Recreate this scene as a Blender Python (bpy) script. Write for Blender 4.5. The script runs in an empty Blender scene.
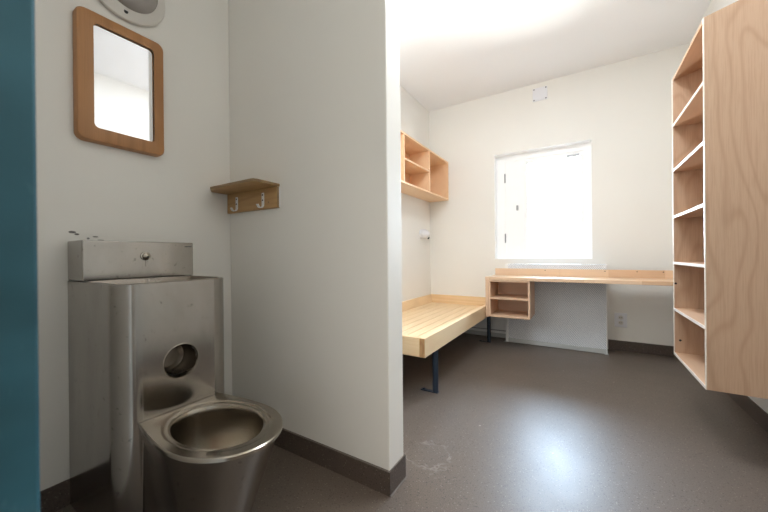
import bpy, bmesh, math, random
from mathutils import Vector, Matrix
random.seed(4)
C = bpy.context.scene.collection
PI = math.pi

# ------------------------------------------------------------------ materials
def lin(c):
    c = c / 255.0
    return c / 12.92 if c <= 0.04045 else ((c + 0.055) / 1.055) ** 2.4
def rgb(r, g, b): return (lin(r), lin(g), lin(b), 1.0)

class NT:
    """small helper around a material's node tree"""
    def __init__(s, name):
        s.m = bpy.data.materials.new(name); s.m.use_nodes = True
        s.t = s.m.node_tree; s.n = s.t.nodes
        s.b = s.n['Principled BSDF']
    def add(s, kind, **kw):
        n = s.n.new(kind)
        for k, v in kw.items(): setattr(n, k, v)
        return n
    def link(s, a, b): s.t.links.new(a, b)
    def coords(s, scale=(1, 1, 1), loc=(0, 0, 0), rot=(0, 0, 0), out='Object'):
        tc = s.add('ShaderNodeTexCoord'); mp = s.add('ShaderNodeMapping')
        mp.inputs['Scale'].default_value = scale; mp.inputs['Location'].default_value = loc; mp.inputs['Rotation'].default_value = rot
        s.link(tc.outputs[out], mp.inputs['Vector']); return mp.outputs['Vector']
    def noise(s, vec, scale, detail=3, rough=.5, dist=0):
        n = s.add('ShaderNodeTexNoise'); n.inputs['Scale'].default_value = scale
        n.inputs['Detail'].default_value = detail; n.inputs['Roughness'].default_value = rough; n.inputs['Distortion'].default_value = dist
        s.link(vec, n.inputs['Vector']); return n.outputs['Fac']
    def ramp(s, fac, stops, interp='LINEAR'):
        r = s.add('ShaderNodeValToRGB'); r.color_ramp.interpolation = interp
        e = r.color_ramp.elements
        while len(e) < len(stops): e.new(.5)
        for i, (p, c) in enumerate(stops):
            e[i].position = p; e[i].color = c if len(c) == 4 else (*c, 1)
        s.link(fac, r.inputs['Fac']); return r.outputs['Color']
    def math(s, op, a, b=None, c=None):
        n = s.add('ShaderNodeMath', operation=op)
        for i, v in enumerate((a, b, c)):
            if v is None: continue
            if isinstance(v, (int, float)): n.inputs[i].default_value = v
            else: s.link(v, n.inputs[i])
        return n.outputs[0]
    def mix(s, fac, a, b, blend='MIX'):
        n = s.add('ShaderNodeMix', data_type='RGBA', blend_type=blend)
        for sock, v in ((n.inputs[0], fac), (n.inputs[6], a), (n.inputs[7], b)):
            if isinstance(v, (int, float)): sock.default_value = v
            elif isinstance(v, tuple): sock.default_value = v
            else: s.link(v, sock)
        return n.outputs[2]
    def bump(s, h, strength=.1, dist=.01):
        b = s.add('ShaderNodeBump'); b.inputs['Strength'].default_value = strength; b.inputs['Distance'].default_value = dist
        s.link(h, b.inputs['Height']); s.link(b.outputs['Normal'], s.b.inputs['Normal'])
    def set(s, **kw):
        for k, v in kw.items():
            sock = s.b.inputs[k.replace('_', ' ')]
            if isinstance(v, (int, float, tuple)): sock.default_value = v
            else: s.link(v, sock)
        return s.m

def paint(name, col, rough=.5, var=.04, bump=.03, bscale=160):
    q = NT(name); v = q.coords()
    n = q.noise(v, 1.3, 2)
    dark = tuple(c * (1 - var * 2) for c in col[:3]) + (1,)
    c = q.mix(n, dark, col)
    q.bump(q.noise(v, bscale, 2), bump, .002)
    return q.set(Base_Color=c, Roughness=rough)

def wood(name, col, dark, grain='z', rough=.45, rings=14, ringmix=.35, freq=2.2, offset=0.):
    """plywood / solid timber: contour-line figure stretched along the grain axis plus fine pores"""
    q = NT(name)
    st = {'Z': (1, 1, .30), 'x': (.12, 1, 1), 'y': (1, .12, 1), 'z': (1, 1, .12)}[grain]
    fine = {'Z': (1, 1, .03), 'x': (.02, 1, 1), 'y': (1, .02, 1), 'z': (1, 1, .02)}[grain]
    v = q.coords(scale=st, loc=(offset, offset * .7, offset * .3))
    n = q.noise(v, freq, 2, .45, .15)
    r = q.math('SINE', q.math('MULTIPLY', n, rings * 6.283))
    r = q.math('MULTIPLY_ADD', r, .5, .5)
    r = q.math('POWER', r, 5.0 if grain == 'Z' else 2.2)
    pores = q.noise(q.coords(scale=fine), 260, 2, .6)
    c1 = q.mix(q.math('MULTIPLY', r, ringmix), col, dark)
    c2 = q.mix(q.math('MULTIPLY', q.ramp(pores, [(.42, (0, 0, 0)), (.75, (1, 1, 1))]), .35), c1, dark)
    big = q.noise(q.coords(), 1.7, 2)
    c3 = q.mix(q.math('MULTIPLY', big, .25), c2, tuple(min(1, c * 1.12) for c in col[:3]) + (1,))
    q.bump(pores, .06, .001)
    return q.set(Base_Color=c3, Roughness=rough)

def butcher(name, axis='x'):
    """edge-glued stave board"""
    q = NT(name)
    rot = (0, 0, 0) if axis == 'x' else (0, 0, PI / 2)
    v = q.coords(rot=rot)
    br = q.add('ShaderNodeTexBrick'); q.link(v, br.inputs['Vector'])
    br.inputs['Scale'].default_value = 1; br.inputs['Brick Width'].default_value = .42; br.inputs['Row Height'].default_value = .042
    br.inputs['Mortar Size'].default_value = .0006; br.inputs['Bias'].default_value = 0
    br.inputs['Color1'].default_value = rgb(212, 178, 146); br.inputs['Color2'].default_value = rgb(230, 202, 172)
    br.inputs['Mortar'].default_value = rgb(180, 142, 108)
    pores = q.noise(q.coords(scale=(.03, 1, 1)), 180, 2, .6)
    c = q.mix(q.math('MULTIPLY', pores, .35), br.outputs['Color'], rgb(190, 152, 118))
    return q.set(Base_Color=c, Roughness=.32, Coat_Weight=.3, Coat_Roughness=.2)

def steel(name, base=(170, 165, 159), rough=.20, axis='z', dirt=.45):
    q = NT(name)
    sc = {'z': (1, 1, .015), 'y': (1, .015, 1), 'x': (.015, 1, 1)}[axis]
    br = q.noise(q.coords(scale=sc), 420, 2, .6)
    smear = q.noise(q.coords(scale=(1, 1, .45)), 7, 4, .6, .4)
    spots = q.noise(q.coords(loc=(3, 1, 2)), 46, 3, .6)
    spots = q.ramp(spots, [(.65, (0, 0, 0)), (.70, (1, 1, 1))])
    c0 = rgb(*base); c1 = tuple(x * .62 for x in c0[:3]) + (1,)
    c = q.mix(q.math('MULTIPLY', q.ramp(smear, [(.35, (0, 0, 0)), (.75, (1, 1, 1))]), dirt), c0, c1)
    c = q.mix(q.math('MULTIPLY', spots, .4 if axis == 'z' else 0.0), c, rgb(70, 62, 56))
    r = q.math('ADD', q.math('MULTIPLY', smear, .14), q.math('MULTIPLY_ADD', br, .02, rough - .10))
    return q.set(Base_Color=c, Metallic=1.0, Roughness=r)

def plain(name, col, rough=.5, metal=0., var=.06):
    q = NT(name); n = q.noise(q.coords(), 18, 2)
    c = q.mix(n, tuple(x * (1 - var) for x in col[:3]) + (1,), col)
    return q.set(Base_Color=c, Roughness=rough, Metallic=metal)

def floor_mat(name, base, base2, scuff=True, gain=1.0):
    q = NT(name); v = q.coords()
    n1 = q.noise(v, 210, 2, .7)
    vo = q.add('ShaderNodeTexVoronoi'); vo.inputs['Scale'].default_value = 150; q.link(v, vo.inputs['Vector'])
    hue = q.add('ShaderNodeSeparateColor'); q.link(vo.outputs['Color'], hue.inputs[0])
    c = q.mix(q.ramp(n1, [(.35, (0, 0, 0)), (.65, (1, 1, 1))]), base, base2)
    pale = q.math('MULTIPLY', q.math('GREATER_THAN', hue.outputs[0], .94), q.math('LESS_THAN', vo.outputs['Distance'], .38))
    dark = q.math('MULTIPLY', q.math('LESS_THAN', hue.outputs[0], .10), q.math('LESS_THAN', vo.outputs['Distance'], .45))
    c = q.mix(q.math('MULTIPLY', pale, .45), c, rgb(168, 156, 146))
    c = q.mix(q.math('MULTIPLY', dark, .6), c, rgb(34, 28, 26))
    big = q.noise(v, 1.1, 3, .6)
    c = q.mix(q.math('MULTIPLY', big, .3), c, tuple(x * .7 for x in base[:3]) + (1,))
    if scuff:
        # a chalky wandering outline and a few pale flecks left on the vinyl near the partition end
        sx = q.add('ShaderNodeSeparateXYZ'); q.link(v, sx.inputs[0])
        dx = q.math('SUBTRACT', sx.outputs[0], SCUFF[0]); dy = q.math('SUBTRACT', sx.outputs[1], SCUFF[1])
        d = q.math('SQRT', q.math('ADD', q.math('MULTIPLY', dx, dx), q.math('MULTIPLY', dy, dy)))
        wob = q.math('MULTIPLY_ADD', q.noise(v, 13, 3, .6), .17, -.085)
        ring = q.math('ABSOLUTE', q.math('SUBTRACT', q.math('ADD', d, wob), .105))
        line = q.ramp(ring, [(.0, (1, 1, 1)), (.009, (0, 0, 0))])
        brk = q.ramp(q.noise(v, 9, 2), [(.42, (0, 0, 0)), (.6, (1, 1, 1))])
        c = q.mix(q.math('MULTIPLY', q.math('MULTIPLY', line, brk), .22), c, rgb(200, 194, 188))
        fl = q.ramp(q.noise(q.coords(loc=(5, 2, 0)), 24, 1), [(.80, (0, 0, 0)), (.82, (1, 1, 1))])
        c = q.mix(q.math('MULTIPLY', fl, .5), c, rgb(190, 184, 178))
    rgh = q.math('MULTIPLY_ADD', q.noise(v, 3.2, 4, .6), .14, .33)
    q.bump(q.noise(v, 120, 2), .12, .002)
    return q.set(Base_Color=c, Roughness=rgh, Specular_IOR_Level=.5)

def perforated(name):
    """white sheet metal punched with staggered round holes (object x / z plane)"""
    q = NT(name); v = q.coords(scale=(1 / .017, 1 / .017, 1 / .017))
    sx = q.add('ShaderNodeSeparateXYZ'); q.link(v, sx.inputs[0])
    def lattice(ox, oz):
        fx = q.math('SUBTRACT', q.math('FRACT', q.math('ADD', sx.outputs[0], ox)), .5)
        fz = q.math('SUBTRACT', q.math('FRACT', q.math('ADD', sx.outputs[2], oz)), .5)
        return q.math('ADD', q.math('MULTIPLY', fx, fx), q.math('MULTIPLY', fz, fz))
    d = q.math('MINIMUM', lattice(0, 0), lattice(.5, .5))
    h = q.math('LESS_THAN', d, .058)
    c = q.mix(h, rgb(236, 239, 242), rgb(140, 150, 166))
    return q.set(Base_Color=c, Roughness=.45)

SCUFF = (-.66, 1.48)
M = {}
M['wall'] = paint('wall_paint', rgb(233, 231, 226), .55)
M['wall_toilet'] = M['wall']
M['ceiling'] = paint('ceiling_paint', rgb(240, 240, 241), .7)
M['floor'] = floor_mat('speckled_vinyl', rgb(88, 78, 70), rgb(112, 101, 92))
M['base'] = floor_mat('vinyl_skirting', rgb(76, 65, 59), rgb(98, 86, 78), False)
M['caulk'] = plain('caulk_bead', rgb(120, 112, 106), .6)
M['pine'] = wood('pale_pine', rgb(236, 210, 172), rgb(212, 178, 134), 'y', .38, 9, .35, 3.2)
M['pine_x'] = wood('pale_pine_cross', rgb(232, 202, 160), rgb(208, 168, 120), 'x', .4, 9, .35, 3.2)
M['pine_end'] = wood('pine_end_grain', rgb(184, 142, 96), rgb(140, 98, 60), 'z', .6, 26, .6, 9)
M['birch'] = wood('birch_plywood', rgb(190, 158, 132), rgb(150, 114, 86), 'Z', .42, 13, .34, 3.0, 1.3)
M['birch_y'] = wood('birch_plywood_shelf', rgb(198, 162, 132), rgb(168, 128, 98), 'y', .42, 8, .35, 2.1, 2.2)
M['birch_edge_glare'] = wood('plywood_edge_glare', rgb(236, 226, 214), rgb(206, 186, 164), 'y', .3, 20, .2, 6)  # near-white: window glare on the front edges put into the colour
M['shelfwood'] = wood('warm_birch', rgb(234, 200, 164), rgb(212, 172, 132), 'y', .4, 8, .35, 2.4, 4.1)
M['beech'] = wood('beech_cubby', rgb(216, 184, 156), rgb(188, 150, 122), 'x', .4, 9, .3, 2.6, 5.2)
M['butcher'] = butcher('beech_stave_board')
M['oak'] = wood('oiled_oak_frame', rgb(176, 126, 80), rgb(138, 94, 56), 'z', .4, 10, .5, 4., 3.3)
M['oak_x'] = wood('oak_hook_board', rgb(184, 148, 100), rgb(150, 112, 68), 'x', .45, 12, .4, 4., .6)
M['oak_dark'] = wood('oak_board_edge', rgb(138, 112, 78), rgb(104, 82, 54), 'x', .5, 12, .4, 4., .9)
M['steel'] = steel('brushed_steel')
M['steel_h'] = steel('brushed_steel_rim', (176, 168, 156), .24, 'y', .2)
M['steel_dark'] = steel('darker_steel_inside', (140, 132, 123), .28, 'z', .4)  # darker, rougher steel for basin, recess and drip stain
M['leg'] = plain('dark_blue_steel', rgb(38, 50, 66), .4, .2)
M['white'] = plain('white_enamel', rgb(232, 233, 233), .35, 0, .03)
M['window'] = plain('white_window_paint', rgb(247, 248, 249), .35, 0, .02)
M['hinge'] = plain('grey_hinge_metal', rgb(150, 152, 156), .35, .6)
M['perf'] = perforated('perforated_white_sheet')
M['rail'] = plain('clear_grey_rail', rgb(188, 192, 192), .25)
M['plate'] = plain('white_plastic', rgb(226, 227, 232), .35, 0, .02)
M['dark'] = plain('black_plastic', rgb(24, 24, 26), .4)
M['screw'] = plain('screw_metal', rgb(120, 118, 116), .35, .8)
M['lampbase'] = plain('light_grey_bezel', rgb(214, 210, 204), .4)
M['dome'] = plain('smoked_grey_lens', rgb(160, 155, 152), .16, 0, .1)
def door_material():
    q = NT('teal_door_paint'); v = q.coords()
    n = q.ramp(q.noise(v, 2.2, 4, .6, .3), [(.35, (0, 0, 0)), (.68, (1, 1, 1))])
    c = q.mix(n, rgb(14, 50, 58), rgb(58, 108, 126))
    sc = q.ramp(q.noise(q.coords(scale=(1, 3, .8)), 16, 3, .6), [(.62, (0, 0, 0)), (.72, (1, 1, 1))])
    c = q.mix(q.math('MULTIPLY', sc, .2), c, rgb(120, 160, 170))
    q.bump(q.noise(v, 60, 2), .08, .003)
    return q.set(Base_Color=c, Roughness=.34, Metallic=.3)
M['door'] = door_material()
def mirror_material():
    q = NT('mirror_silver'); n = q.noise(q.coords(), 9, 3)
    return q.set(Base_Color=(.80, .81, .84, 1), Metallic=1.0, Roughness=q.math('MULTIPLY_ADD', n, .04, .015))
M['mirror'] = mirror_material()
def glass_material():
    q = NT('window_glass')
    tr = q.add('ShaderNodeBsdfTransparent'); gl = q.add('ShaderNodeBsdfGlossy'); gl.inputs['Roughness'].default_value = .03
    mx = q.add('ShaderNodeMixShader'); fr = q.add('ShaderNodeFresnel'); fr.inputs['IOR'].default_value = 1.45
    tr.inputs['Color'].default_value = (.96, .98, .98, 1)
    q.link(fr.outputs[0], mx.inputs[0]); q.link(tr.outputs[0], mx.inputs[1]); q.link(gl.outputs[0], mx.inputs[2])
    q.link(mx.outputs[0], q.n['Material Output'].inputs['Surface']); return q.m
M['glass'] = glass_material()

# ------------------------------------------------------------------ mesh helpers
def box(bm, x0, x1, y0, y1, z0, z1):
    vs = [bm.verts.new((x, y, z)) for x in (x0, x1) for y in (y0, y1) for z in (z0, z1)]
    for f in ((0, 1, 3, 2), (4, 6, 7, 5), (0, 4, 5, 1), (2, 3, 7, 6), (0, 2, 6, 4), (1, 5, 7, 3)):
        bm.faces.new([vs[i] for i in f])

def prism(bm, pts, axis, a, b):
    """closed polygon pts extruded along axis from a to b; pts are the other two coordinates in order"""
    def mk(p, t):
        return {'x': (t, p[0], p[1]), 'y': (p[0], t, p[1]), 'z': (p[0], p[1], t)}[axis]
    A = [bm.verts.new(mk(p, a)) for p in pts]; B = [bm.verts.new(mk(p, b)) for p in pts]
    n = len(pts)
    bm.faces.new(A); bm.faces.new(B)
    for i in range(n): bm.faces.new((A[i], A[(i + 1) % n], B[(i + 1) % n], B[i]))

def bridge(bm, L0, L1, closed=True):
    n = len(L0)
    for i in range(n if closed else n - 1):
        j = (i + 1) % n
        bm.faces.new((L0[i], L0[j], L1[j], L1[i]))

def loops(bm, rings, cap0=False, cap1=False):
    """rings: lists of 3D points with the same count, skinned in order"""
    R = [[bm.verts.new(p) for p in r] for r in rings]
    for a, b in zip(R, R[1:]): bridge(bm, a, b)
    if cap0: bm.faces.new(R[0])
    if cap1: bm.faces.new(R[-1])
    return R

def circ(c, r, axis, n=32, r2=None):
    out = []
    for i in range(n):
        t = 2 * PI * i / n; a, b = r * math.cos(t), (r2 or r) * math.sin(t)
        out.append({'x': (c[0], c[1] + a, c[2] + b), 'y': (c[0] + a, c[1], c[2] + b), 'z': (c[0] + a, c[1] + b, c[2])}[axis])
    return out

def lathe(bm, base, axis, prof, n=32, cap0=True, cap1=True):
    """prof: (offset along axis, radius)"""
    k = 'xyz'.index(axis); rings = []
    for o, r in prof:
        c = list(base); c[k] += o; rings.append(circ(c, r, axis, n))
    loops(bm, rings, cap0, cap1)

def tube(bm, pts, r, n=12):
    pts = [Vector(p) for p in pts]; rings = []
    for i, p in enumerate(pts):
        d = (pts[min(i + 1, len(pts) - 1)] - pts[max(i - 1, 0)]).normalized()
        a = d.orthogonal().normalized() if i == 0 else (prev - d * prev.dot(d)).normalized()
        prev = a; b = d.cross(a)
        rings.append([p + a * (r * math.cos(2 * PI * k / n)) + b * (r * math.sin(2 * PI * k / n)) for k in range(n)])
    loops(bm, rings, True, True)

def rrect(y0, y1, z0, z1, r, k=6):
    out = []
    for cy, cz, s in ((y1 - r, z1 - r, 0), (y0 + r, z1 - r, 1), (y0 + r, z0 + r, 2), (y1 - r, z0 + r, 3)):
        for i in range(k + 1):
            t = PI / 2 * (s + i / k); out.append((cy + r * math.cos(t), cz + r * math.sin(t)))
    return out

def obj(name, bm, mat, parent=None, bevel=0, smooth=False, seg=2):
    bmesh.ops.remove_doubles(bm, verts=bm.verts, dist=1e-6)
    bmesh.ops.recalc_face_normals(bm, faces=bm.faces)
    if parent is not None: bmesh.ops.translate(bm, verts=bm.verts, vec=-Vector(world(parent)))
    me = bpy.data.meshes.new(name); bm.to_mesh(me); bm.free()
    o = bpy.data.objects.new(name, me); C.objects.link(o)
    mats = mat if isinstance(mat, (list, tuple)) else [mat]
    for m in mats: me.materials.append(m)
    if parent is not None: o.parent = parent
    if smooth:
        for p in me.polygons: p.use_smooth = True
        me.set_sharp_from_angle(angle=math.radians(35))
    if bevel:
        b = o.modifiers.new('bevel', 'BEVEL'); b.width = bevel; b.segments = seg; b.limit_method = 'ANGLE'; b.angle_limit = math.radians(40)
    return o

def world(o):
    v = Vector((0, 0, 0))
    while o is not None: v += Vector(o.location); o = o.parent
    return v

def thing(name, label, cat, loc=(0, 0, 0), group=None):
    o = bpy.data.objects.new(name, None); C.objects.link(o); o.location = loc
    o.empty_display_size = .05
    o['label'] = label; o['category'] = cat
    if group: o['group'] = group
    return o

def struct(name, bm, mat, parent=None, label=None, cat=None, **kw):
    o = obj(name, bm, mat, parent, **kw)
    if parent is None:
        o['kind'] = 'structure'
        if label: o['label'] = label
        if cat: o['category'] = cat
    return o
def B(*boxes):
    bm = bmesh.new()
    for b in boxes: box(bm, *b)
    return bm

# ------------------------------------------------------------------ room numbers (metres)
XL, XR, D, H = -1.785, .863, 4.086, 2.967
YF = .0885                       # front wall (behind the camera)
WX0, WX1, WZ0, WZ1 = -.925, .082, .945, 2.2216
PX, PY0, PY1 = -.692, 1.144, 1.2695
BB = .1034
T = .18
DX0, DX1, DZ = -.497, .47, 2.12  # doorway in the front wall

struct('floor', B((XL - T, XR + T, YF - 2.2, D + T, -.1, 0)), M['floor'], label='dark brown speckled vinyl floor with a soft sheen', cat='floor')
struct('ceiling', B((XL - T, XR + T, YF - 2.2, D + T, H, H + .15)), M['ceiling'], label='plain white ceiling', cat='ceiling')
struct('wall_left', B((XL - T, XL, YF, D, 0, H)), M['wall'], label='long off-white wall on the left, behind toilet and bed', cat='wall')
struct('wall_right', B((XR, XR + T, YF, D, 0, H)), M['wall'], label='off-white wall carrying the tall bookcase', cat='wall')
struct('wall_back', B((XL - T, WX0, D, D + T, 0, H), (WX1, XR + T, D, D + T, 0, H), (WX0, WX1, D, D + T, 0, WZ0), (WX0, WX1, D, D + T, WZ1, H)),
       M['wall'], label='off-white end wall with the window', cat='wall')
struct('wall_front', B((XL - T, DX0, YF - .14, YF, 0, H), (DX1, XR + T, YF - .14, YF, 0, H), (DX0, DX1, YF - .14, YF, DZ, H)), M['wall'])
struct('wall_corridor', B((XL - T, XR + T, YF - 2.2, YF - 2.05, 0, H)), M['wall'])
struct('wall_corridor_side', B((XL - T, XL, YF - 2.05, YF - .14, 0, H), (XR, XR + T, YF - 2.05, YF - .14, 0, H)), M['wall'])
struct('wall_partition', B((XL, PX, PY0, PY1, 0, H)), M['wall'], label='short off-white partition wall between toilet and bed', cat='wall', bevel=.006, seg=3)

# coved vinyl skirting: low dark upstands, each run its own
def skirt(name, pts, **kw):
    """pts: list of (x0,x1,y0,y1) runs"""
    bm = B(*[(a, b, c, d, .0, BB) for a, b, c, d in pts])
    return struct(name, bm, M['base'], **kw)
t = .006
skirt('baseboard_back', [(.215, XR - t, D - t, D)], label='dark vinyl skirting under the desk on the window wall', cat='baseboard')
skirt('baseboard_right', [(XR - t, XR, YF, D)], label='dark vinyl skirting below the tall bookcase', cat='baseboard')
skirt('baseboard_left', [(XL, XL + t, YF, PY0 - t), (XL, XL + t, PY1 + t, D)], label='dark vinyl skirting along the left wall', cat='baseboard')
skirt('baseboard_partition', [(XL + t, PX, PY0 - t, PY0), (PX, PX + t, PY0 - t, PY1 + t), (XL + t, PX, PY1, PY1 + t)],
      label='dark vinyl skirting wrapped round the partition end', cat='baseboard')
bm = B((XL + t, PX + t, PY0 - t - .003, PY0 - t, BB - .003, BB + .001), (PX + t, PX + t + .004, PY0 - t, PY1 + t, 0, .004))
struct('trim_1', bm, M['caulk'], label='thin caulk line along the partition skirting', cat='trim')

# ------------------------------------------------------------------ window
win = thing('window_1', 'white framed window in the end wall, blown out by daylight', 'window', ((WX0 + WX1) / 2, D + .1, WZ0))
win['kind'] = 'structure'
fy0, fy1 = D + .10, D + .165
gx0, gx1, gz0, gz1 = -.562, -.020, 1.035, 2.088
vx0, vx1, vz0, vz1 = -.815, -.630, 1.00, 2.145
struct('frame', B((WX0, vx0, fy0, fy1, WZ0, WZ1), (vx1, gx0 - .03, fy0, fy1, vz0, vz1), (gx1 + .03, WX1, fy0, fy1, vz0, vz1),
                  (vx0, WX1, fy0, fy1, WZ0, vz0), (vx0, WX1, fy0, fy1, vz1, WZ1)), M['window'], win)
struct('vent_panel', B((vx0, vx1, fy0 + .010, fy1 - .01, vz0, vz1)), M['window'], win)
struct('sash', B((gx0 - .03, gx0, fy0 + .008, fy1, vz0, vz1), (gx1, gx1 + .03, fy0 + .008, fy1, vz0, vz1),
                 (gx0, gx1, fy0 + .008, fy1, vz0, gz0), (gx0, gx1, fy0 + .008, fy1, gz1, vz1)), M['window'], win)
struct('glass', B((gx0, gx1, fy0 + .014, fy0 + .020, gz0, gz1)), M['glass'], win)
for z in (1.20, 1.94):
    bm = bmesh.new(); lathe(bm, (vx0 - .004, fy0 - .008, z - .055), 'z', [(0, .008), (.11, .008)], 12)
    struct('hinge', bm, M['hinge'], win)
struct('latch', B((-.69, -.668, fy0 - .012, fy0 + .012, 1.535, 1.595)), M['hinge'], win, bevel=.003)
struct('catch', B((-.15, -.03, fy0 - .01, fy0 + .008, 2.098, 2.112)), M['hinge'], win, bevel=.003)

bm = B((WX0, WX0 + .003, D + .001, fy0, WZ0, WZ1), (WX1 - .003, WX1, D + .001, fy0, WZ0, WZ1), (WX0 + .003, WX1 - .003, D + .001, fy0, WZ1 - .003, WZ1), (WX0 + .003, WX1 - .003, D + .001, fy0, WZ0, WZ0 + .003))
struct('trim_2', bm, M['window'], label='window reveal lining, whitened to brighten it', cat='trim')  # added lining, whiter than the wall so the reveal looks daylit
# ------------------------------------------------------------------ door leaf standing open beside the camera
door = thing('door_1', 'blue-green painted door standing open at the left edge', 'door', (-.4725, -.83, .01))
door['kind'] = 'structure'
struct('leaf', B((-.495, -.45, -.83, .0885, .01, 2.10)), M['door'], door, bevel=.003)
for z in (.3, 1.8):
    bm = bmesh.new(); lathe(bm, (-.441, -.835, z), 'z', [(0, .009), (.12, .009)], 12); struct('hinge', bm, M['hinge'], door)

# ------------------------------------------------------------------ stainless toilet and wash basin unit
toi = thing('toilet_unit', 'brushed stainless steel toilet with built-in wash basin cabinet', 'toilet', (-1.785, .635, 0))
BX0, BXF, BY0, BY1, R = XL + .002, -1.3045, .432, .835, .0735
BT = .908
YC = .637
SPX = -1.613
def arc(cx, cy, r, a0, a1, n=12):
    return [(cx + r * math.cos(math.radians(a0 + (a1 - a0) * i / n)), cy + r * math.sin(math.radians(a0 + (a1 - a0) * i / n))) for i in range(n + 1)]
near = [(BX0, BY0), (SPX, BY0)] + arc(BXF - R, BY0 + R, R, -90, 0)
far = arc(BXF - R, BY1 - R, R, 0, 90) + [(SPX, BY1), (BX0, BY1)]
bm = bmesh.new()
for side in (near, far):
    A = [bm.verts.new((x, y, 0.0)) for x, y in side]; Bv = [bm.verts.new((x, y, BT)) for x, y in side]
    bridge(bm, A, Bv, False)
# flat front with the round opening
HY, HZ, HR = .632, .607, .0625
y0, y1, z0, z1 = BY0 + R, BY1 - R, 0.0, BT
angs = sorted(set([2 * PI * i / 64 for i in range(64)] + [math.atan2(z - HZ, y - HY) % (2 * PI) for y in (y0, y1) for z in (z0, z1)]))
inn, out = [], []
for a in angs:
    c, s = math.cos(a), math.sin(a)
    k = min([((y1 if c > 0 else y0) - HY) / c if abs(c) > 1e-9 else 9, ((z1 if s > 0 else z0) - HZ) / s if abs(s) > 1e-9 else 9])
    inn.append(bm.verts.new((BXF, HY + HR * c, HZ + HR * s))); out.append(bm.verts.new((BXF, HY + k * c, HZ + k * s)))
bridge(bm, inn, out)
# top rim and sunken basin
outer = [p for p in near[1:]] + [p for p in far[:-1]]
cx, cy = (SPX + BXF) / 2, (BY0 + BY1) / 2
def inset(p, d):
    x, y = p
    sx = (abs(x - cx) - d) / abs(x - cx) if abs(x - cx) > 1e-6 else 1
    sy = (abs(y - cy) - d) / abs(y - cy) if abs(y - cy) > 1e-6 else 1
    return (cx + (x - cx) * sx, cy + (y - cy) * sy)
o1 = [(x, y, BT) for x, y in outer]
r1 = [(*inset(p, .004), BT + .004) for p in outer]
r2 = [(*inset(p, .012), BT + .004) for p in outer]
loops(bm, [o1, r1, r2])
obj('cabinet', bm, M['steel'], toi, smooth=True)
bm = bmesh.new()
i0 = [(*inset(p, .012), BT + .004) for p in outer]
i1 = [(*inset(p, .018), BT - .02) for p in outer]
i2 = [(*inset(p, .04), BT - .10) for p in outer]
i3 = [(*inset(p, .09), BT - .125) for p in outer]
loops(bm, [i0, i1, i2, i3], False, True)
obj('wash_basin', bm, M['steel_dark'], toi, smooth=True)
bm = bmesh.new()
box(bm, BX0, SPX, BY0, .840, BT + .004, 1.070)
obj('splashback', bm, M['steel'], toi, bevel=.004)
bm = bmesh.new()
lathe(bm, (SPX, .639, 1.007), 'x', [(0, .019), (.004, .0185), (.005, .014), (.010, .0125), (.013, .006)], 28)
btn = obj('push_button', bm, M['steel_h'], toi, smooth=True)
bm = bmesh.new(); lathe(bm, (SPX + .0125, .643, 1.003), 'x', [(0, .004), (.002, .0035)], 12); obj('sensor_dot', bm, M['dark'], btn)
bm = B((SPX, SPX + .001, .801, .832, 1.049, 1.053)); obj('maker_mark', bm, M['dark'], toi)
bm = B((SPX, SPX + .0006, .638, .6405, .962, .990)); obj('drip_stain', bm, M['steel_dark'], toi)
for y_, z_, a_, b_ in ((.448, 1.108, .012, .005), (.462, 1.100, .008, .004), (.498, 1.084, .005, .004), (.522, 1.092, .010, .003), (.540, 1.078, .012, .0025)):
    bm = bmesh.new(); loops(bm, [circ((XL + .0002, y_, z_), a_, 'x', 12, b_), circ((XL + .0016, y_, z_), a_ * .7, 'x', 12, b_ * .7)], True, True)
    obj('wall_scuff', bm, M['screw'], toi, smooth=True)  # small dark scuff marks on the wall, built as thin blobs
# round recess in the front
bm = bmesh.new()
loops(bm, [circ((BXF, HY, HZ), HR, 'x', 48), circ((BXF - .004, HY, HZ), HR - .003, 'x', 48), circ((BXF - .10, HY, HZ), HR - .006, 'x', 48),
           circ((BXF - .112, HY, HZ), HR - .02, 'x', 48)], False, True)
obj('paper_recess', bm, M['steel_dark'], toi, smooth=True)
bm = bmesh.new()
loops(bm, [circ((BXF + .0005, HY, HZ), HR + .002, 'x', 48), circ((BXF + .0015, HY, HZ), HR, 'x', 48), circ((BXF - .004, HY, HZ), HR - .003, 'x', 48)])
obj('recess_rim', bm, M['steel_h'], toi, smooth=True)

# bowl: D-shaped plan, tapering to the floor
ECX, EA, EB, BH = -1.05, .222, .1755, .146
def outline(s=1.0, tip=None, back=None, n=40, d=0.0):
    """plan of the bowl at scale s about its back centre, inset d; open at the cabinet"""
    pts = []
    ea, eb, bh = EA * s - d, EB * s - d, BH * s - d
    ecx = BXF + (ECX - BXF) * (s * .55 + .45)
    pts.append((BXF, YC - bh)); 
    for i in range(1, 8):
        f = i / 8; e = f * f * (3 - 2 * f) * .4 + f * .6
        pts.append((BXF + (ecx - BXF) * f, YC - (bh + (eb - bh) * math.sin(f * PI / 2))))
    for i in range(n + 1):
        a = -PI / 2 + PI * i / n
        pts.append((ecx + ea * math.cos(a), YC + eb * math.sin(a)))
    for i in range(7, 0, -1):
        f = i / 8
        pts.append((BXF + (ecx - BXF) * f, YC + (bh + (eb - bh) * math.sin(f * PI / 2))))
    pts.append((BXF, YC + bh))
    return pts
ZS = .430
bm = bmesh.new()
rings = []
for z, s in ((ZS - .014, .985), (ZS - .03, .965), (.36, .905), (.27, .80), (.18, .70), (.10, .62), (.04, .565), (0.0, .54)):
    rings.append([(x, y, z) for x, y in outline(s)])
for a, b in zip(rings, rings[1:]):
    A = [bm.verts.new(p) for p in a]; Bv = [bm.verts.new(p) for p in b]; bridge(bm, A, Bv, False)
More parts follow.
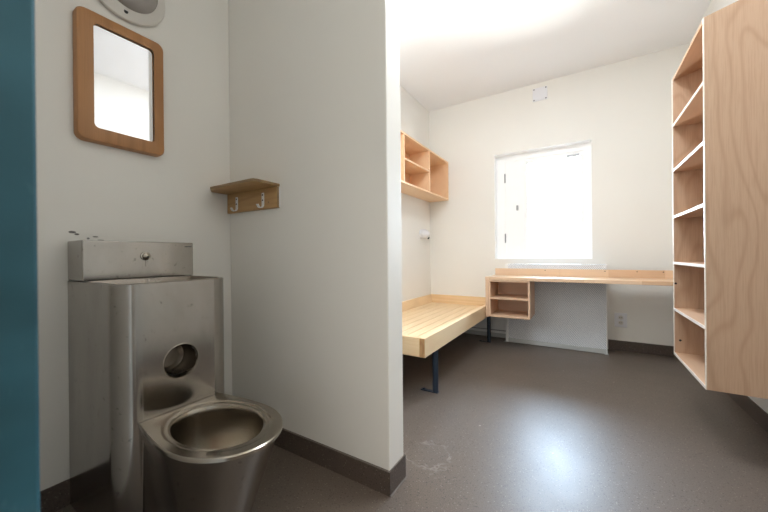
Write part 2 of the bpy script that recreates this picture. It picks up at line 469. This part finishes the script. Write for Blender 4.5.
obj('bowl', bm, M['steel'], toi, smooth=True)
# rim slab: outer outline blended to the elliptical opening
OX, OA, OB = -1.078, .179, .1245
ol = outline(1.0)
nb = 14
ol = ol + [(BXF, YC + BH - 2 * BH * i / nb) for i in range(1, nb)]
def ell(k, z):
    pr = []
    for x, y in ol:
        a = math.atan2((y - YC) / OB, (x - OX) / OA)
        pr.append((OX + OA * k * math.cos(a), YC + OB * k * math.sin(a), z))
    return pr
def shr(d, z): 
    pr = []
    for x, y in ol:
        v = Vector((x - OX, y - YC)); v = v * (1 - d / v.length); pr.append((max(BXF, OX + v.x) if x <= BXF + 1e-6 else OX + v.x, YC + v.y, z))
    return pr
bm = bmesh.new()
loops(bm, [shr(.010, ZS - .015), shr(0, ZS - .012), shr(0, ZS - .003), shr(.004, ZS), ell(1.20, ZS), ell(1.17, ZS - .003), ell(1.10, ZS - .005), ell(1.06, ZS - .004), ell(1.01, ZS - .008), ell(.985, ZS - .018), ell(.98, ZS - .03), ell(1.02, ZS - .034)])
obj('rim', bm, M['steel_h'], toi, smooth=True)
bm = bmesh.new()
loops(bm, [ell(1.02, ZS - .032), ell(1.03, ZS - .06), ell(.98, ZS - .11), ell(.82, ZS - .18), ell(.58, ZS - .235), ell(.36, ZS - .26), ell(.33, ZS - .30)], False, True)
obj('bowl_interior', bm, M['steel_h'], toi, smooth=True)

# ------------------------------------------------------------------ mirror
mir = thing('wall_mirror', 'rectangular mirror in a rounded brown wooden frame above the toilet', 'mirror', (XL, .62, 1.50))
FX = -1.742
my0, my1, mz0, mz1 = .455, .779, 1.494, 2.042
bm = bmesh.new()
outr = rrect(my0, my1, mz0, mz1, .030); inr = rrect(.506, .737, 1.548, 1.996, .018)
def sc(pts, d, x):
    cyy, czz = (my0 + my1) / 2, (mz0 + mz1) / 2
    return [(x, y - math.copysign(d, y - cyy), z - math.copysign(d, z - czz)) for y, z in pts]
loops(bm, [sc(outr, 0, XL + .001), sc(outr, 0, FX - .012), sc(outr, .004, FX - .003), sc(outr, .011, FX), sc(inr, -.004, FX), sc(inr, 0, FX - .004), sc(inr, 0, FX - .010)])
obj('frame', bm, M['oak'], mir, smooth=True)
bm = bmesh.new(); prism(bm, [(y, z) for _, y, z in sc(inr, -.003, 0)], 'x', FX - .014, FX - .009)
obj('mirror_glass', bm, M['mirror'], mir)

# ------------------------------------------------------------------ round wall light above the mirror
wl = thing('wall_light', 'round grey bulkhead lamp with domed lens above the mirror', 'lamp', (XL, .65, 2.235))
bm = bmesh.new(); lathe(bm, (XL + .001, .636, 2.250), 'x', [(0, .160), (.010, .164), (.018, .160), (.023, .150), (.030, .118), (.030, .1)], 56)
obj('base', bm, M['lampbase'], wl, smooth=True)
bm = bmesh.new(); lathe(bm, (XL + .028, .645, 2.248), 'x', [(0, .112), (.012, .110), (.032, .098), (.05, .072), (.058, .04), (.060, .008)], 48)
obj('dome', bm, M['dome'], wl, smooth=True)
bm = bmesh.new(); lathe(bm, (XL + .018, 0.630, 2.119), 'x', [(0, .018), (.008, .016), (.009, .007)], 24); sh = obj('screw_boss', bm, M['lampbase'], wl, smooth=True)
bm = bmesh.new(); lathe(bm, (XL + .026, 0.630, 2.119), 'x', [(0, .009), (.003, .008)], 12); obj('screw', bm, M['dark'], sh)

# ------------------------------------------------------------------ hook shelf on the partition
hs = thing('hook_shelf', 'small brown wooden shelf with two white coat hooks in the toilet corner', 'shelf', (-1.56, PY0, 1.255))
bm = B((XL + .002, -1.348, PY0 - .018, PY0, 1.255, 1.365))
for f_ in bm.faces:
    f_.normal_update(); f_.material_index = 1 if abs(f_.normal.x) > .5 else 0
obj('back_board', bm, [M['oak_x'], M['oak_dark']], hs, bevel=.002)
bm = bmesh.new()
prism(bm, [(XL + .004, PY0), (XL + .004, 1.03), (-1.715, .985), (-1.372, .985), (-1.355, .990), (-1.347, 1.006), (-1.347, PY0)], 'z', 1.366, 1.3805)
for f_ in bm.faces:
    f_.normal_update(); f_.material_index = 0 if abs(f_.normal.z) > .5 else 1
obj('shelf_board', bm, [M['oak_x'], M['oak_dark']], hs, bevel=.002)
obj('edge_strip', B((-1.348, -1.3455, PY0 - .005, PY0, 1.257, 1.364)), M['plate'], hs)
for hx in (-1.688, -1.458):
    bm = bmesh.new(); yb = PY0 - .018
    box(bm, hx - .0095, hx + .0095, yb - .004, yb, 1.284, 1.342)
    # curved tongue
    pr = [(yb - .002, 1.288)] + [(yb - .020 + .018 * math.cos(math.radians(-a)), 1.278 + .017 * math.sin(math.radians(-a))) for a in range(0, 121, 15)] + [(yb - .038, 1.278)]
    ins, outs = [], []
    for i, p in enumerate(pr):
        q_ = Vector(pr[min(i + 1, len(pr) - 1)]) - Vector(pr[max(i - 1, 0)]); q_.normalize(); nrm = Vector((-q_.y, q_.x)) * .002
        ins.append((p[0] + nrm.x, p[1] + nrm.y)); outs.append((p[0] - nrm.x, p[1] - nrm.y))
    rings = [[(hx - .0095, a[0], a[1]), (hx + .0095, a[0], a[1]), (hx + .0095, b[0], b[1]), (hx - .0095, b[0], b[1])] for a, b in zip(ins, outs)]
    loops(bm, rings, True, True)
    hk = obj('coat_hook', bm, M['white'], hs, bevel=.0015)
    for z in (1.330, 1.302):
        bm = bmesh.new(); lathe(bm, (hx, yb - .004, z), 'y', [(0, .0045), (-.002, .004)], 12); obj('screw_head', bm, M['dark'], hk)
bm = bmesh.new(); lathe(bm, (-1.415, PY0 - .018, 1.288), 'y', [(0, .006), (-.0015, .005)], 12); obj('wood_plug', bm, M['oak_dark'], hs)

# ------------------------------------------------------------------ open shelf above the bed
ws = thing('wall_shelf', 'open birch box shelf fixed high on the wall above the bed', 'shelf', (XL, 3.3, 1.722))
SX = -1.514; sy0, sy1, sz0, sz1 = 2.52, D - .003, 1.722, 2.232; w = .018
X0 = XL + .002
obj('bottom_board', B((X0, SX, sy0, sy1, sz0, sz0 + w)), M['shelfwood'], ws, bevel=.0015)
obj('top_board', B((X0, SX, sy0, sy1, sz1 - w, sz1)), M['shelfwood'], ws, bevel=.0015)
for ya in (sy0, sy1 - w): obj('side_panel', B((X0, SX, ya, ya + w, sz0 + w, sz1 - w)), M['shelfwood'], ws, bevel=.0015)
obj('back_panel', B((X0, X0 + .006, sy0 + w, sy1 - w, sz0 + w, sz1 - w)), M['shelfwood'], ws)
for yd in (2.835, 3.462): obj('divider', B((X0 + .006, SX, yd, yd + w, sz0 + w, sz1 - w)), M['shelfwood'], ws, bevel=.0015)
obj('shelf_board', B((X0 + .006, SX, 2.835 + w, 3.462, 1.965, 1.965 + w)), M['shelfwood'], ws, bevel=.0015)

# ------------------------------------------------------------------ small reading lamp under that shelf
rl = thing('reading_lamp', 'small white rounded wall lamp with a dark spot above the bed', 'lamp', (XL, 3.79, 1.27))
bm = bmesh.new(); lathe(bm, (XL + .001, 3.79, 1.275), 'x', [(0, .060), (.012, .060), (.02, .052)], 28); obj('wall_plate', bm, M['plate'], rl, smooth=True)
bm = bmesh.new()
ax = Vector((.75, .25, -.35)).normalized(); p0 = Vector((XL + .012, 3.785, 1.29)); rings = []
u = ax.orthogonal().normalized(); v_ = ax.cross(u)
for tt, r in ((0, .05), (.02, .058), (.05, .06), (.08, .052), (.10, .036), (.106, .018)):
    rings.append([p0 + ax * tt + u * r * math.cos(2 * PI * k / 28) + v_ * r * math.sin(2 * PI * k / 28) for k in range(28)])
loops(bm, rings, True, True); obj('lamp_head', bm, M['plate'], rl, smooth=True)
bm = bmesh.new()
pd = p0 + ax * .092 + Vector((0, .012, -.034))
rings = [[pd + ax * tt + u * r * math.cos(2 * PI * k / 16) + v_ * r * math.sin(2 * PI * k / 16) for k in range(16)] for tt, r in ((-.01, .015), (.006, .015), (.010, .008))]
loops(bm, rings, True, True); obj('lens', bm, M['dark'], rl, smooth=True)

# ------------------------------------------------------------------ bed
bed = thing('bed', 'pale pine platform bed with raised edges and dark steel legs', 'bed', (-1.34, 3.0, 0))
RX0, RX1, by0, by1 = -.935, -.895, 1.945, D - .004
obj('side_rail', B((RX0, RX1, by0, by1, .318, .447)), M['pine'], bed, bevel=.003)
obj('end_board', B((XL + .004, RX0, by0, by0 + .035, .318, .447)), M['pine_x'], bed, bevel=.003)
obj('wall_board', B((XL + .004, XL + .026, by0 + .035, by1, .318, .466)), M['pine'], bed, bevel=.002)
obj('head_board', B((XL + .026, RX0, by1 - .022, by1, .318, .468)), M['pine_x'], bed, bevel=.002)
obj('rail_end', B((RX0 + .002, RX1 - .002, by0 - .0012, by0, .320, .445)), M['pine_end'], bed)
bm = bmesh.new(); npl = 9; x0, x1 = XL + .026, RX0
for i in range(npl):
    a = x0 + (x1 - x0) * i / npl; b = x0 + (x1 - x0) * (i + 1) / npl
    box(bm, a + .0032, b - .0032, by0 + .035, by1 - .022, .337, .358)
obj('slat_deck', bm, M['pine'], bed)
for yb_ in (2.45, 3.5): obj('cross_bearer', B((x0, x1, yb_, yb_ + .05, .318, .337)), M['pine_x'], bed)
for ly in (2.182, 3.745):
    bm = bmesh.new(); lathe(bm, (-.922, ly, .004), 'z', [(0, .0215), (.314, .0215)], 24)
    lg = obj('leg', bm, M['leg'], bed, smooth=True)
    bm = bmesh.new(); box(bm, -1.035, -.90, ly - .018, ly + .018, 0, .006); lathe(bm, (-1.015, ly, .006), 'z', [(0, .011), (.008, .009)], 12)
    obj('foot_plate', bm, M['leg'], lg, bevel=.002)

# ------------------------------------------------------------------ radiator cover, pipe cover
rad = thing('radiator_cover', 'white perforated metal radiator cover under the window behind the desk', 'radiator', (-.28, 3.86, 0))
ry = 3.86; rx0, rx1, rz1 = -.762, .196, .890
obj('perforated_panel', B((rx0 + .03, rx1 - .008, ry, ry + .004, .05, rz1 - .008)), M['perf'], rad)
obj('corner_post', B((rx0, rx0 + .03, ry - .003, D - .001, .004, rz1)), M['white'], rad, bevel=.002)
obj('corner_post', B((rx1 - .008, rx1, ry - .003, D - .001, .004, rz1)), M['white'], rad, bevel=.002)
obj('base_rail', B((rx0 + .03, rx1 - .008, ry - .004, ry + .004, .004, .05)), M['rail'], rad, bevel=.002)
obj('top_grille', B((rx0 + .03, rx1 - .008, ry, D - .001, rz1 - .008, rz1)), M['perf'], rad)
for fx in (rx0 + .002, rx1 - .004): obj('foot', B((fx - .02, fx + .012, ry - .012, ry + .03, 0, .006)), M['rail'], rad)
pc = thing('pipe_cover', 'low off-white pipe casing along the wall under the bed', 'casing', (-1.28, 4.0, 0))
obj('casing_panel', B((XL + .008, rx0 - .022, 4.005, D - .002, .012, .25)), M['white'], pc, bevel=.003)
obj('kick_strip', B((XL + .008, rx0 - .022, 3.995, 4.004, .006, .055)), M['rail'], pc, bevel=.002)
obj('seam_bead', B((XL + .008, rx0 - .022, 3.998, 4.004, .085, .095)), M['hinge'], pc)

# ------------------------------------------------------------------ desk and cubby
desk = thing('desk', 'long beech stave-board desk top fixed under the window', 'desk', (0, 3.65, 0))
DT, DY0, DY1 = .766, 3.45, 3.838
obj('desk_top', B((-.885, XR - .002, DY0, DY1 + .018, DT - .034, DT)), M['butcher'], desk, bevel=.003)
obj('back_splash', B((-.868, XR - .002, DY1, DY1 + .018, DT, .841)), M['butcher'], desk, bevel=.002)
for sx_ in (-.35, .18, .43, .62):
    bm = bmesh.new(); lathe(bm, (sx_, DY1, .825), 'y', [(0, .005), (-.0015, .004)], 12); obj('screw_head', bm, M['dark'], desk)
obj('side_panel', B((-.883, -.853, DY0 + .002, DY1 + .016, .345, DT - .034)), M['beech'], desk, bevel=.002)
cub = thing('storage_cubby', 'small open two-tier beech cubby hanging under the desk end', 'cubby', (-.65, 3.65, .35))
cx0, cx1, cy0, cy1, cz0, cz1 = -.851, -.452, DY0 + .004, DY1 - .01, .350, DT - .0355; w = .018
obj('side_panel', B((cx0, cx0 + w, cy0, cy1, cz0, cz1)), M['beech'], cub, bevel=.0015)
obj('side_panel', B((cx1 - w, cx1, cy0, cy1, cz0, cz1)), M['beech'], cub, bevel=.0015)
obj('top_board', B((cx0 + w, cx1 - w, cy0, cy1, cz1 - .014, cz1)), M['beech'], cub, bevel=.0015)
obj('bottom_board', B((cx0 + w, cx1 - w, cy0, cy1, cz0, cz0 + w)), M['beech'], cub, bevel=.0015)
obj('shelf_board', B((cx0 + w, cx1 - w, cy0 + .003, cy1 - .008, .534, .534 + w)), M['beech'], cub, bevel=.0015)
obj('back_panel', B((cx0 + w, cx1 - w, cy1 - .008, cy1, cz0 + w, cz1 - .014)), M['beech'], cub)

# ------------------------------------------------------------------ outlet and blanking plate on the end wall
ou = thing('power_outlet', 'white double power outlet on the wall under the desk', 'outlet', (.321, D, .243))
obj('face_plate', B((.268, .374, D - .009, D, .243, .388)), M['plate'], ou, bevel=.004)
ins_ = bmesh.new(); prism(ins_, rrect(.288, .354, .258, .373, .02), 'y', D - .014, D - .009); insert = obj('socket_insert', ins_, M['plate'], ou, bevel=.002)
for z in (.342, .289):
    bm = bmesh.new(); lathe(bm, (.321, D - .0142, z), 'y', [(0, .021), (-.002, .0205), (-.002, .018), (.004, .017)], 28); so = obj('socket', bm, M['lampbase'], insert, smooth=True)
    bm = bmesh.new()
    for dx in (-.008, .008): lathe(bm, (.321 + dx, D - .0145, z), 'y', [(0, .0032), (-.001, .003)], 10)
    obj('pin_holes', bm, M['dark'], so)
bp = thing('blanking_plate', 'square white blanking plate with four screws high above the window', 'plate', (-.41, D, 2.76))
obj('face_plate', B((-.487, -.334, D - .006, D + .002, 2.76, 2.91)), M['plate'], bp, bevel=.002)
for sx_ in (-.472, -.349):
    for z in (2.774, 2.896):
        bm = bmesh.new(); lathe(bm, (sx_, D - .006, z), 'y', [(0, .0075), (-.003, .006)], 14); obj('screw_head', bm, M['screw'], bp)

# ------------------------------------------------------------------ tall open bookcase on the right wall
tb = thing('bookcase', 'tall plywood bookcase with six open compartments and slanted top, hung on the wall', 'bookcase', (XR, 2.47, .3335))
UX, UY0, UY1, UZ, w = .5014, 2.149, 2.801, .3335, .015
UF = UX + .004; pw = .010
zt = lambda x: 2.140 + (x - UX) * .275
UXR = XR - .003
for ya in (UY0, UY1 - pw):
    bm = bmesh.new(); prism(bm, [(UF, UZ), (UXR, UZ), (UXR, zt(UXR)), (UF, zt(UF))], 'y', ya, ya + pw)
    obj('side_panel', bm, M['birch'], tb, bevel=.0012)
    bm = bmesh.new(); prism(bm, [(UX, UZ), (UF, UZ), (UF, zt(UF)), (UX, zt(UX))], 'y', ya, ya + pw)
    obj('panel_edge', bm, M['birch_edge_glare'], tb)
obj('back_panel', B((UXR - .008, UXR, UY0 + pw, UY1 - pw, UZ + w, 2.20)), M['birch_y'], tb)
bm = bmesh.new(); prism(bm, [(UF, zt(UF) - w), (UXR - .008, zt(UXR) - w), (UXR - .008, zt(UXR)), (UF, zt(UF))], 'y', UY0 + pw, UY1 - pw)
obj('top_board', bm, M['birch_y'], tb, bevel=.001)
obj('bottom_board', B((UF, UXR - .008, UY0 + pw, UY1 - pw, UZ, UZ + w)), M['birch_y'], tb, bevel=.001)
obj('bottom_edge', B((UX, UF, UY0 + pw, UY1 - pw, UZ, UZ + w)), M['birch_edge_glare'], tb)
for z in (.640, .942, 1.241, 1.544, 1.837):
    s_ = obj('shelf_board', B((UF, UXR - .008, UY0 + pw, UY1 - pw, z - w, z)), M['birch_y'], tb, bevel=.001)
    obj('front_edge', B((UX, UF, UY0 + pw, UY1 - pw, z - w, z)), M['birch_edge_glare'], s_)
for z in (.80, .43):
    bm = bmesh.new(); lathe(bm, (.512 if z > .6 else .532, UY1 - pw, z), 'y', [(0, .007), (-.0015, .006)], 14); obj('screw_hole', bm, M['dark'], tb)

# ------------------------------------------------------------------ light
wd = bpy.data.worlds.new('daylight'); bpy.context.scene.world = wd; wd.use_nodes = True
nt = wd.node_tree; bg = nt.nodes['Background']
tcw = nt.nodes.new('ShaderNodeTexCoord'); sxw = nt.nodes.new('ShaderNodeSeparateXYZ'); rw = nt.nodes.new('ShaderNodeValToRGB')
nt.links.new(tcw.outputs['Generated'], sxw.inputs[0]); mw = nt.nodes.new('ShaderNodeMath'); mw.operation = 'MULTIPLY_ADD'
mw.inputs[1].default_value = .5; mw.inputs[2].default_value = .5
nt.links.new(sxw.outputs[2], mw.inputs[0]); nt.links.new(mw.outputs[0], rw.inputs[0])
# sunlit pale yard below the horizon, bright hazy sky above
rw.color_ramp.elements[0].position = .40; rw.color_ramp.elements[0].color = (1.0, .98, .95, 1)
rw.color_ramp.elements[1].position = .58; rw.color_ramp.elements[1].color = (.54, .68, .86, 1)
nt.links.new(rw.outputs[0], bg.inputs['Color']); bg.inputs['Strength'].default_value = 50.0
def area(name, loc, rot, size, power, col=(1, 1, 1), size_y=None, portal=False):
    l = bpy.data.lights.new(name, 'AREA'); l.energy = power; l.color = col; l.size = size
    if size_y: l.shape = 'RECTANGLE'; l.size_y = size_y
    if portal: l.cycles.is_portal = True
    o = bpy.data.objects.new(name, l); C.objects.link(o); o.location = loc; o.rotation_euler = rot; return o
area('window_portal', ((gx0 + gx1) / 2, D + .25, (gz0 + gz1) / 2), (-PI / 2, 0, 0), .6, 1, size_y=1.15, portal=True)
area('entry_fill', (.25, .70, H - .02), (0, 0, 0), .5, 1.5, (1, .88, .74))  # unseen fill added to lift the toilet corner
area('fill_uplight', (-1.25, 1.46, 2.0), (PI - .1, 0, 0), .5, 12, (.93, .97, 1), size_y=.2)  # added light hidden behind the partition, brightens ceiling and left wall
area('cell_fill', (-.2, 1.9, H - .02), (0, 0, 0), .6, 28, (.86, .94, 1))  # out-of-view fill added to raise the main cell
area('corridor_lamp', (.35, YF - 1.1, H - .02), (0, 0, 0), 1.0, 32, (1, .90, .78), size_y=1.4)

# ------------------------------------------------------------------ camera
f_px, yaw, pitch, roll = 321.43, -.5552, -.0015, -.0091
cyw, syw = math.cos(yaw), math.sin(yaw)
fwd = Vector((syw, cyw, 0)); right = Vector((cyw, -syw, 0)); up = Vector((0, 0, 1))
f2 = fwd * math.cos(pitch) + up * math.sin(pitch); u2 = up * math.cos(pitch) - fwd * math.sin(pitch)
r3 = right * math.cos(roll) + u2 * math.sin(roll); u3 = u2 * math.cos(roll) - right * math.sin(roll)
cam = bpy.data.cameras.new('camera'); co = bpy.data.objects.new('camera', cam); C.objects.link(co)
cam.sensor_width = 36; cam.sensor_fit = 'HORIZONTAL'; cam.lens = f_px * 36 / 768; cam.clip_start = .02
mt = Matrix.Identity(4)
for i in range(3): mt[i][0] = r3[i]; mt[i][1] = u3[i]; mt[i][2] = -f2[i]
mt[2][3] = 1.0
co.matrix_world = mt
cam.dof.use_dof = True; cam.dof.focus_distance = 2.3; cam.dof.aperture_fstop = 4.5
S = bpy.context.scene; S.camera = co
S.view_settings.view_transform = 'Standard'; S.view_settings.look = 'None'; S.view_settings.exposure = 0.3
S.cycles.use_denoising = True
S.cycles.max_bounces = 14; S.cycles.diffuse_bounces = 8; S.cycles.glossy_bounces = 6; S.cycles.transparent_max_bounces = 12
S.cycles.sample_clamp_indirect = 8
